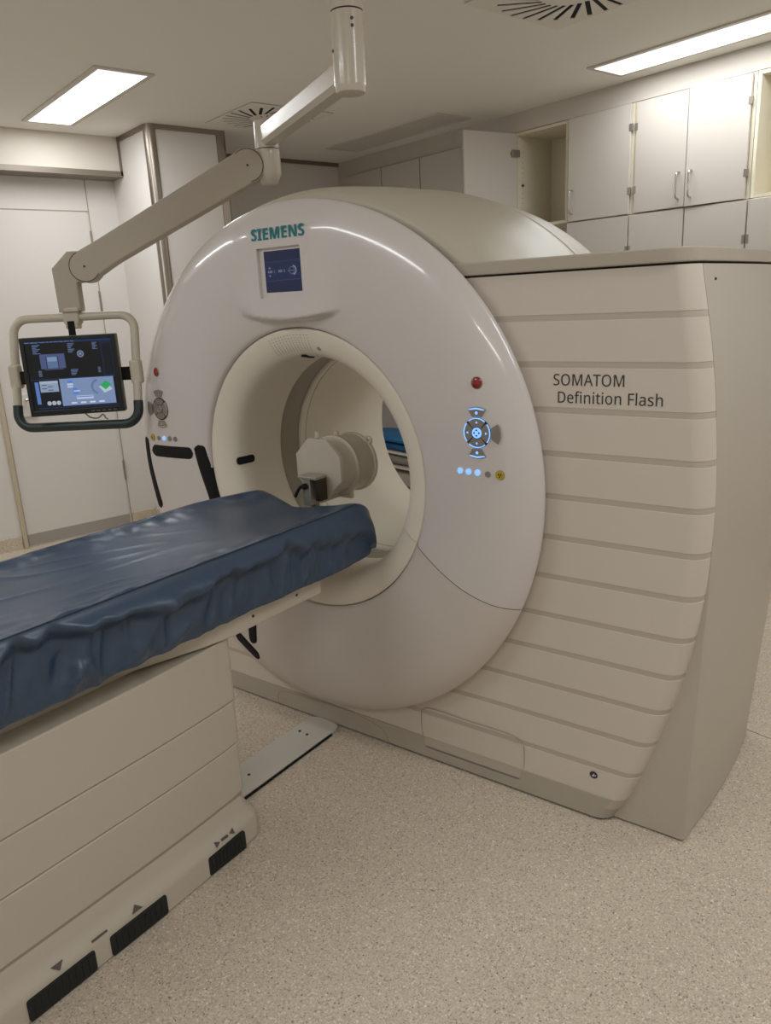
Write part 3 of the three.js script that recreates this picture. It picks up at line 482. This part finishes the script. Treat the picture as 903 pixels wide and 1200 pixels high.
{
  const t = thing('table_mattress', 'wrinkled blue vinyl mattress on the patient table', 'mattress', [0, 0, 0], TURN);
  const NU = 150, NV = 430, Z1 = 2.45;
  const ridge = (x, y) => 1 - Math.abs(N(x, y)) * 2.6;
  const sect = (s, z) => {   // s: 0 left hem .. 1 right hem
    let x, y, ox = 0, oy = 0;
    const tl = 1 - 0.3 * Math.pow(clamp((0.32 - z) / 0.32), 1.6), tr = 1 - 0.02 * clamp((0.2 - z) / 0.2);
    if (s < 0.2) { const k = s / 0.2; x = lerp(-0.272, -0.262, k); y = lerp(0.752, 0.938, k); ox = -0.008 * Math.sin(k * Math.PI) + 0.012 * N(z * 9, k * 2, 4) * (1 - k); x *= tl; }
    else if (s < 0.66) {
      const k = (s - 0.2) / 0.46, e = 2 * k - 1; x = 0.262 * e; y = 0.926 + 0.022 * e * e * Math.abs(e);
      const ed = sstep(0.5, 0.95, Math.abs(e)) * (1 - sstep(0.97, 1, Math.abs(e)));
      oy = 0.0045 * N(z * 3.1, e * 1.6, 1) + ed * (0.009 * N(z * 11, e * 3, 2) + 0.004 * N(z * 24, e * 5, 3));
      const w1 = N(z * 4 + e * 2.2, e * 1.2 - z, 8); oy += 0.003 * Math.pow(clamp(1 - Math.abs(w1) * 4), 2) * sstep(0.25, 0.9, z);
      x *= e < 0 ? tl : tr;
    } else {
      const k = (s - 0.66) / 0.34; x = lerp(0.262, 0.274, k); y = lerp(0.948, 0.747, k);
      const warp = N(z * 6.5, 0.5, 6) * 0.3 + N(z * 15, 0.5, 7) * 0.17, kk = k + warp, far = sstep(0.12, 0.8, z);
      const lean = z + 0.06 * k * N(z * 2.2, 1.5, 3) - 0.05 * k, rid = (f, a) => Math.pow(clamp(1 - Math.abs(N(lean * f, k * 0.55 + a, a)) * 3.4), 1.4);
      const drape = 0.017 * rid(8, 20) + 0.011 * rid(14, 31) + 0.011 * N(lean * 18, k * 2.2, 12);
      const belly = (0.034 * sstep(0, 0.26, k) - 0.062 * sstep(0.27, 0.52, kk)) * (0.45 + 0.55 * far);
      ox = belly + drape * sstep(0.12, 0.5, k) * (1 - 0.6 * sstep(0.75, 1, k)) * (0.4 + 0.75 * far) * sstep(-0.02, 0.12, z) + 0.0025 * N(z * 30, k * 7, 2) * sstep(0.05, 0.3, k) * sstep(0.03, 0.2, z) - 0.004 * sstep(0.9, 1, k);
      oy = 0.004 * N(z * 12, 3, 5) * sstep(0.6, 1, k); x *= tr;
    }
    return [x + ox, y + oy, z];
  };
  const H = 34;   // rows of the rounded head end
  const dent = (p) => [p[0], p[1], p[2] + 0.06 * Math.exp(-(((p[0] - 0.01) / 0.1) ** 2)) * sstep(0.34, 0, p[2])];
  mesh('cover', grid(NU, NV + H, (u, v) => {
    const j = Math.round(v * (NV + H));
    const ZH = 0.075;
    if (j >= H) return dent(sect(u, ZH + (Z1 - ZH) * (j - H) / NV));
    const k = 1 - j / H, p = sect(u, ZH), a = Math.min(1, k / 0.6) * Math.PI / 2, d = clamp((k - 0.6) / 0.4);
    const top = Math.max(p[1] - 0.085 * (1 - Math.cos(a)) - 0.09 * d, 0.772), sx = 1 - 0.05 * (1 - Math.cos(a)) - 0.05 * d;
    return dent([p[0] * sx, p[1] < top ? lerp(p[1], Math.max(p[1], 0.772), k * k) : top, ZH - 0.105 * Math.sin(a) + 0.02 * d + 0.004 * N(p[0] * 12, k * 3, 4) * k]);
  }, true), M.vinyl, t);
  const pts = []; for (let i = 0; i <= 160; i++) { const q = sect(0.66, lerp(0.06, Z1, i / 160)); pts.push([q[0] + 0.0005, q[1] - 0.0002, q[2]]); }
  mesh('seam', tubeAlong(pts, 0.0022, false, 320, 6), M.piping, t);
}
// ------------------------------------------------------------------ phantom and its holder
{
  const t = thing('phantom_holder', 'steel clamp bracket with black lever at the table end', 'bracket', [0, 0, 0], TURN);
  mesh('upright', rspan(-0.02, 0.016, 0.9, 1.0, -0.03, 0.012, 0.003), M.bracket, t);
  mesh('top_flange', rspan(-0.035, 0.05, 0.998, 1.008, -0.045, 0.018, 0.002), M.bracket, t);
  mesh('side_plate', rspan(0.028, 0.05, 0.918, 1.0, -0.042, -0.002, 0.002), std(0x5b544b, 0.35, { metalness: 1 }), t);
  mesh('lever', tubeAlong([[-0.002, 0.973, 0.02], [-0.014, 0.972, 0.024], [-0.028, 0.955, 0.028], [-0.04, 0.934, 0.03]], 0.006, false, 24, 8), M.black, t);
  mesh('lever_hub', cyl(0.011, 0.011, 0.014, 16).rotateX(Math.PI / 2).translate(-0.002, 0.972, 0.017), M.black, t);
  mesh('tongue', rspan(-0.06, 0.06, 0.79, 0.8, -0.04, 0.08, 0.002), M.bracket, t);
  mesh('tongue_post', rspan(-0.014, 0.014, 0.795, 0.91, -0.036, -0.014, 0.002), M.bracket, t);
}
{
  const t = thing('water_phantom', 'translucent plastic test cylinder held inside the bore', 'phantom', [0, 0, 0], TURN);
  const y0 = 1.026, L = (pts) => new THREE.LatheGeometry(pts.map(([r, z]) => new THREE.Vector2(r, z)), 64).rotateX(-Math.PI / 2);
  const oct = new THREE.Shape(); for (let k = 0; k < 8; k++) { const a = (k * 45 + 22.5) * R2, q = [0.112 * Math.cos(a), 0.112 * Math.sin(a)]; k ? oct.lineTo(...q) : oct.moveTo(...q); } oct.closePath();
  mesh('front_plate', extrude(oct, 0.012, 0.002).translate(0, y0, -0.072), M.acrylicSolid, t);
  mesh('vessel', L([[0, 0.0], [0.09, 0.0], [0.094, 0.004], [0.098, 0.06], [0.104, 0.075], [0.106, 0.165], [0.103, 0.17], [0, 0.17]]).translate(0, y0 - 0.012, -0.08), M.acrylic, t);
  mesh('flange', L([[0.098, 0], [0.113, 0.0], [0.113, 0.008], [0.098, 0.008], [0.098, 0]]).translate(0, y0 - 0.012, -0.148), M.acrylicSolid, t);
  mesh('rear_plate', L([[0, 0], [0.108, 0], [0.112, 0.004], [0.112, 0.014], [0.108, 0.018], [0, 0.018]]).translate(0, y0 - 0.016, -0.252), M.acrylicSolid, t);
  mesh('filler_plug', cyl(0.009, 0.011, 0.022, 16).translate(0, y0 + 0.118, -0.066), M.acrylicSolid, t);
  mesh('filler_plug', cyl(0.008, 0.01, 0.02, 16).translate(-0.0, y0 + 0.104, -0.172), M.acrylicSolid, t);
  mesh('eye_bolt', new THREE.TorusGeometry(0.012, 0.0065, 10, 24).translate(0.075, y0 + 0.068, -0.262), M.acrylicSolid, t);
  mesh('support_foot', rspan(-0.05, 0.06, y0 - 0.135, y0 - 0.1, -0.18, -0.165, 0.004), M.acrylicSolid, t);
  mesh('support_bar', rspan(-0.012, 0.012, y0 - 0.13, y0 - 0.1, -0.165, -0.05, 0.003), M.acrylicSolid, t);
}

// ------------------------------------------------------------------ ceiling arm and hanging monitor
{
  const t = thing('ceiling_boom', 'jointed beige ceiling support arm carrying the monitor', 'support arm');
  const P = [0.293, -0.058], J = [-0.562, -0.291], E1 = new THREE.Vector3(-0.605, 2.121, -0.222), E2 = new THREE.Vector3(-0.94, 1.775, 0.343);
  mesh('ceiling_post', merge([new THREE.LatheGeometry([[0, 2.172], [0.04, 2.172], [0.0425, 2.175], [0.044, 2.19], [0.0462, 2.192], [0.0462, 2.378]].map(([r, y]) => new THREE.Vector2(r, y)), 48), new THREE.LatheGeometry([[0.0462, 2.382], [0.0475, 2.385], [0.0475, 2.7], [0.1, 2.71], [0.11, CEIL]].map(([r, y]) => new THREE.Vector2(r, y)), 48)]).translate(P[0], 0, P[1]), M.arm, t);
  mesh('post_joint', cyl(0.0455, 0.0455, 0.006, 40).translate(P[0], 2.38, P[1]), M.dark, t);
  const toCam = new THREE.Vector3(CAM[0] - P[0], 0, CAM[2] - P[1]).normalize();
  const camAng = Math.atan2(toCam.x, toCam.z);
  for (const [da, y] of [[0.02, 2.408], [0.3, 2.352], [0.3, 2.334], [-1.25, 2.28]]) { const a = camAng + da; mesh('post_screw', cyl(0.0045, 0.0045, 0.004, 12).rotateX(Math.PI / 2).rotateY(a).translate(P[0] + 0.0465 * Math.sin(a), y, P[1] + 0.0465 * Math.cos(a)), M.screw, t); }
  const dx = J[0] - P[0], dz = J[1] - P[1], len = Math.hypot(dx, dz), ang = Math.atan2(-dz, dx);
  const sec = polyShape([[-0.022, -0.036], [0.022, -0.036], [0.033, -0.02], [0.033, 0.028], [0.025, 0.037], [-0.025, 0.037], [-0.033, 0.028], [-0.033, -0.02]]);
  mesh('upper_arm', extrude(sec, len - 0.06, 0.002, 1).translate(0, 0, 0.03).rotateY(Math.PI / 2).rotateY(ang).translate(P[0], 2.228, P[1]), M.arm, t);
  mesh('swivel_joint', merge([new THREE.LatheGeometry([[0, 2.286], [0.04, 2.286], [0.0455, 2.28], [0.0465, 2.2], [0.0465, 2.184]].map(([r, y]) => new THREE.Vector2(r, y)), 40), new THREE.LatheGeometry([[0.0465, 2.181], [0.0485, 2.178], [0.0485, 2.095], [0.03, 2.055], [0, 2.055]].map(([r, y]) => new THREE.Vector2(r, y)), 40)]).translate(J[0], 0, J[1]), M.arm, t);
  mesh('swivel_gap', cyl(0.0458, 0.0458, 0.004, 36).translate(J[0], 2.1825, J[1]), M.dark, t);
  // spring arm in its vertical plane
  const e = new THREE.Vector3(E1.x - E2.x, 0, E1.z - E2.z).normalize(), up = new THREE.Vector3(0, 1, 0), n = new THREE.Vector3().crossVectors(e, up);   // n faces the camera side
  const place = (g, o, off) => g.applyMatrix4(new THREE.Matrix4().makeBasis(e, up, n).setPosition(o.clone().addScaledVector(n, off)));
  const d2 = [E1.clone().sub(E2).dot(e), E1.y - E2.y], l2 = Math.hypot(...d2), a2 = Math.atan2(d2[1], d2[0]);
  const s = new THREE.Shape(); s.absarc(0, 0, 0.06, Math.PI * 0.56, Math.PI * 1.66, false); s.bezierCurveTo(0.06, -0.052, 0.075, -0.048, 0.13, -0.048); s.lineTo(l2 - 0.05, -0.062); s.absarc(l2, 0, 0.064, -Math.PI * 0.6, Math.PI * 0.6, false); s.lineTo(0.1, 0.057); s.closePath();
  mesh('spring_arm', place(extrude(s, 0.086, 0.006, 3, 24).rotateZ(a2), E2, -0.043), M.armFlat, t);
  for (const o of [E1, E2]) { mesh('pivot_ring', place(new THREE.TorusGeometry(o === E1 ? 0.059 : 0.056, 0.0012, 6, 48, Math.PI * 1.2).rotateZ(o === E1 ? -1.4 : 2.0), o, 0.0495), M.dark, t); mesh('pivot_screw', place(cyl(0.0045, 0.0045, 0.003, 12).rotateX(Math.PI / 2), o, 0.0495), M.screw, t); }
  mesh('elbow_housing', place(extrude(polyShape([[-0.06, 0.058], [-0.125, -0.003], [-0.122, -0.165], [-0.038, -0.165], [-0.038, -0.06], [0.02, -0.05], [0.02, 0.058]]), 0.07, 0.006, 3), E2, -0.035), M.armFlat, t);
  mesh('housing_screw', place(cyl(0.006, 0.006, 0.004, 12).rotateX(Math.PI / 2), E2.clone().addScaledVector(e, -0.05).add(new THREE.Vector3(0, -0.115, 0)), 0.037), M.screw, t);
}
{
  const th = 49 * R2, top = [-0.972, 1.588, 0.416];
  const t = thing('hanging_monitor', 'flat monitor in a tubular frame with dark grip, hung left of the scanner', 'monitor', top, th);
  const tilt = new THREE.Group(); tilt.rotation.x = -13 * R2;
  const W = 0.244, Hh = 0.43, r = 0.058, tl = 13 * R2, bend = (p) => [p[0], p[1] * Math.cos(tl), -p[1] * Math.sin(tl)];
  const arc = (cx, cy, a0, a1) => [...Array(9).keys()].map((k) => { const a = lerp(a0, a1, k / 8); return [cx + r * Math.cos(a), cy + r * Math.sin(a)]; });
  const PI = Math.PI;
  const upPath = [[-W, -0.345], [-W, -0.2], ...arc(-W + r, -r, PI, PI / 2), [-0.05, 0], [0.05, 0], ...arc(W - r, -r, PI / 2, 0), [W, -0.2], [W, -0.345]].map(([x, y]) => bend([x, y]));
  const loPath = [[-W, -0.34], ...arc(-W + r, -Hh + r, PI, 1.5 * PI), [-0.1, -Hh], [0.1, -Hh], ...arc(W - r, -Hh + r, 1.5 * PI, 2 * PI), [W, -0.34]].map(([x, y]) => bend([x, y]));
  mesh('tube_frame', tubeAlong(upPath, 0.0165, false, 220, 14), M.frame, t);
  mesh('grip', tubeAlong(loPath, 0.0185, false, 200, 14), M.grip, t);
  for (const sx of [-1, 1]) mesh('clamp', rbox(0.044, 0.096, 0.044, 0.012, 0, 0, 0).rotateX(-0).translate(sx * W, -0.225 * Math.cos(tl), 0.225 * Math.sin(tl)), M.frame, t);
  mesh('hanger', merge([rbox(0.078, 0.018, 0.07, 0.006, 0, 0.028, 0), rbox(0.062, 0.055, 0.05, 0.008, 0, 0, 0), rbox(0.05, 0.03, 0.045, 0.006, 0, -0.03, 0.004)]), M.frame, t);
  mesh('mount_bar', merge([rbox(2 * W, 0.052, 0.012, 0.003, 0, -0.225, 0.052), rbox(0.026, 0.19, 0.012, 0.003, 0, -0.11, 0.028)]), M.black, t);
  // the screen unit turns a little in the frame
  const m = new THREE.Group(); m.name = 'display'; m.position.set(0.014, -0.219, 0.112); m.scale.setScalar(0.955); m.rotation.y = 11 * R2; t.add(m);
  mesh('bezel', (() => { const s = roundRect(-0.184, -0.157, 0.184, 0.157, 0.004), h = roundRect(-0.168, -0.134, 0.168, 0.141, 0.002, new THREE.Path()); s.holes.push(h); return extrude(s, 0.012, 0.002, 2).translate(0, 0, 0.0); })(), M.bezel, m);
  mesh('back_shell', rbox(0.372, 0.316, 0.042, 0.004, 0.001, 0, -0.0225), M.bezelSide, m);
  const c = document.createElement('canvas'); c.width = 1024; c.height = 810; const k = c.getContext('2d');
  k.fillStyle = '#04060a'; k.fillRect(0, 0, 1024, 810);
  k.fillStyle = '#16305e'; k.fillRect(0, 0, 1024, 22); k.fillStyle = '#9fb2d6'; k.font = '17px sans-serif'; k.fillText('Patient   Applications   Transfer   Edit   View   Setup   Image   Options   Help', 10, 17);
  k.fillStyle = '#0a1838'; k.fillRect(880, 22, 144, 420); k.fillStyle = '#050a18'; k.fillRect(900, 60, 110, 360);
  k.fillStyle = '#6f86b5'; for (let i = 0; i < 7; i++) { k.fillRect(90, 40 + i * 16, 90 - (i % 3) * 22, 6); k.fillRect(500, 40 + i * 16, 80 - (i % 4) * 14, 6); k.fillRect(790, 40 + i * 12, 60 - (i % 3) * 14, 5); }
  k.fillStyle = '#4a5680'; k.fillRect(160, 150, 290, 170); k.fillStyle = '#5a7398'; k.fillRect(235, 185, 130, 130); k.fillStyle = '#7c97b8'; k.fillRect(245, 185, 110, 50); k.fillStyle = '#232a45'; k.fillRect(228, 180, 10, 140); k.fillRect(362, 180, 10, 140); k.fillStyle = '#5a6690'; k.fillRect(200, 325, 220, 6);
  k.fillStyle = '#7788a4'; k.beginPath(); k.arc(640, 165, 40, 0, 7); k.fill(); k.fillStyle = '#35415c'; k.beginPath(); k.arc(640, 165, 27, 0, 7); k.fill(); k.fillStyle = '#8495b0'; k.beginPath(); k.arc(640, 165, 14, 0, 7); k.fill();
  k.fillStyle = '#6f86b5'; for (let i = 0; i < 5; i++) { k.fillRect(120, 340 + i * 15, 40, 6); k.fillRect(500, 340 + i * 15, 90 - i * 9, 6); k.fillRect(820, 330 + i * 14, 34, 5); }
  k.fillStyle = '#1a2a52'; k.fillRect(0, 436, 1024, 10);
  k.fillStyle = '#7d92b8'; k.fillRect(345, 446, 640, 320); k.fillStyle = '#0a0e18'; k.fillRect(60, 446, 285, 330); k.fillStyle = '#5a7cc0'; k.fillRect(52, 470, 44, 260); k.fillStyle = '#8fa0b8'; k.fillRect(110, 462, 215, 130); k.fillStyle = '#a9b6c8'; k.fillRect(110, 462, 215, 30); k.fillStyle = '#2b3550'; for (let i = 0; i < 4; i++) k.fillRect(130 + (i % 2) * 70, 505 + i * 20, 60, 8);
  k.fillStyle = '#aab6c6'; for (let i = 0; i < 3; i++) { k.beginPath(); k.arc(190 + i * 55, 725, 26, 0, 7); k.fill(); }
  k.fillStyle = '#4d7fe0'; k.fillRect(440, 470, 55, 26); k.fillRect(490, 560, 50, 26); k.fillRect(490, 610, 60, 22); k.fillStyle = '#c4d0e4'; k.fillRect(430, 505, 70, 20); k.fillRect(430, 535, 66, 18); k.fillRect(500, 590, 70, 14); k.fillRect(520, 655, 200, 40); k.fillStyle = '#4d7fe0'; k.fillRect(525, 662, 190, 12);
  k.fillStyle = '#d3dbe8'; for (let i = 0; i < 4; i++) k.fillRect(450 + i * 110, 728, 66, 18);
  k.strokeStyle = '#65789c'; k.lineWidth = 26; k.beginPath(); k.arc(800, 560, 80, 1.8, 4.6); k.stroke();
  k.fillStyle = '#b9c6d4'; k.beginPath(); k.moveTo(800, 560); k.lineTo(900, 520); k.lineTo(960, 600); k.lineTo(860, 640); k.fill(); k.fillStyle = '#2aa85e'; k.beginPath(); k.moveTo(815, 545); k.lineTo(890, 490); k.lineTo(955, 545); k.lineTo(880, 600); k.fill();
  k.fillStyle = '#1a2a52'; k.fillRect(60, 776, 960, 12); k.fillStyle = '#0b0f14'; k.fillRect(0, 790, 1024, 20);
  const tx = new THREE.CanvasTexture(c); tx.colorSpace = THREE.SRGBColorSpace;
  mesh('screen', new THREE.PlaneGeometry(0.338, 0.277).translate(0, 0.003, 0.008), new THREE.MeshStandardMaterial({ color: 0x010102, roughness: 0.5, emissive: 0xffffff, emissiveMap: tx, emissiveIntensity: 0.8 }), m);
  for (let i = 0; i < 5; i++) mesh('monitor_button', box(0.012, 0.004, 0.003, 0.06 + i * 0.022, -0.147, 0.0145), M.bezelSide, m);
  mesh('cable', tubeAlong([[0.02, -0.16, -0.02], [0.04, -0.178, -0.02], [0.07, -0.182, -0.02], [0.09, -0.168, -0.02], [0.1, -0.185, -0.02], [0.108, -0.19, -0.02]], 0.003, false, 40, 6), M.key, m);
}
renderer.render(scene, camera);
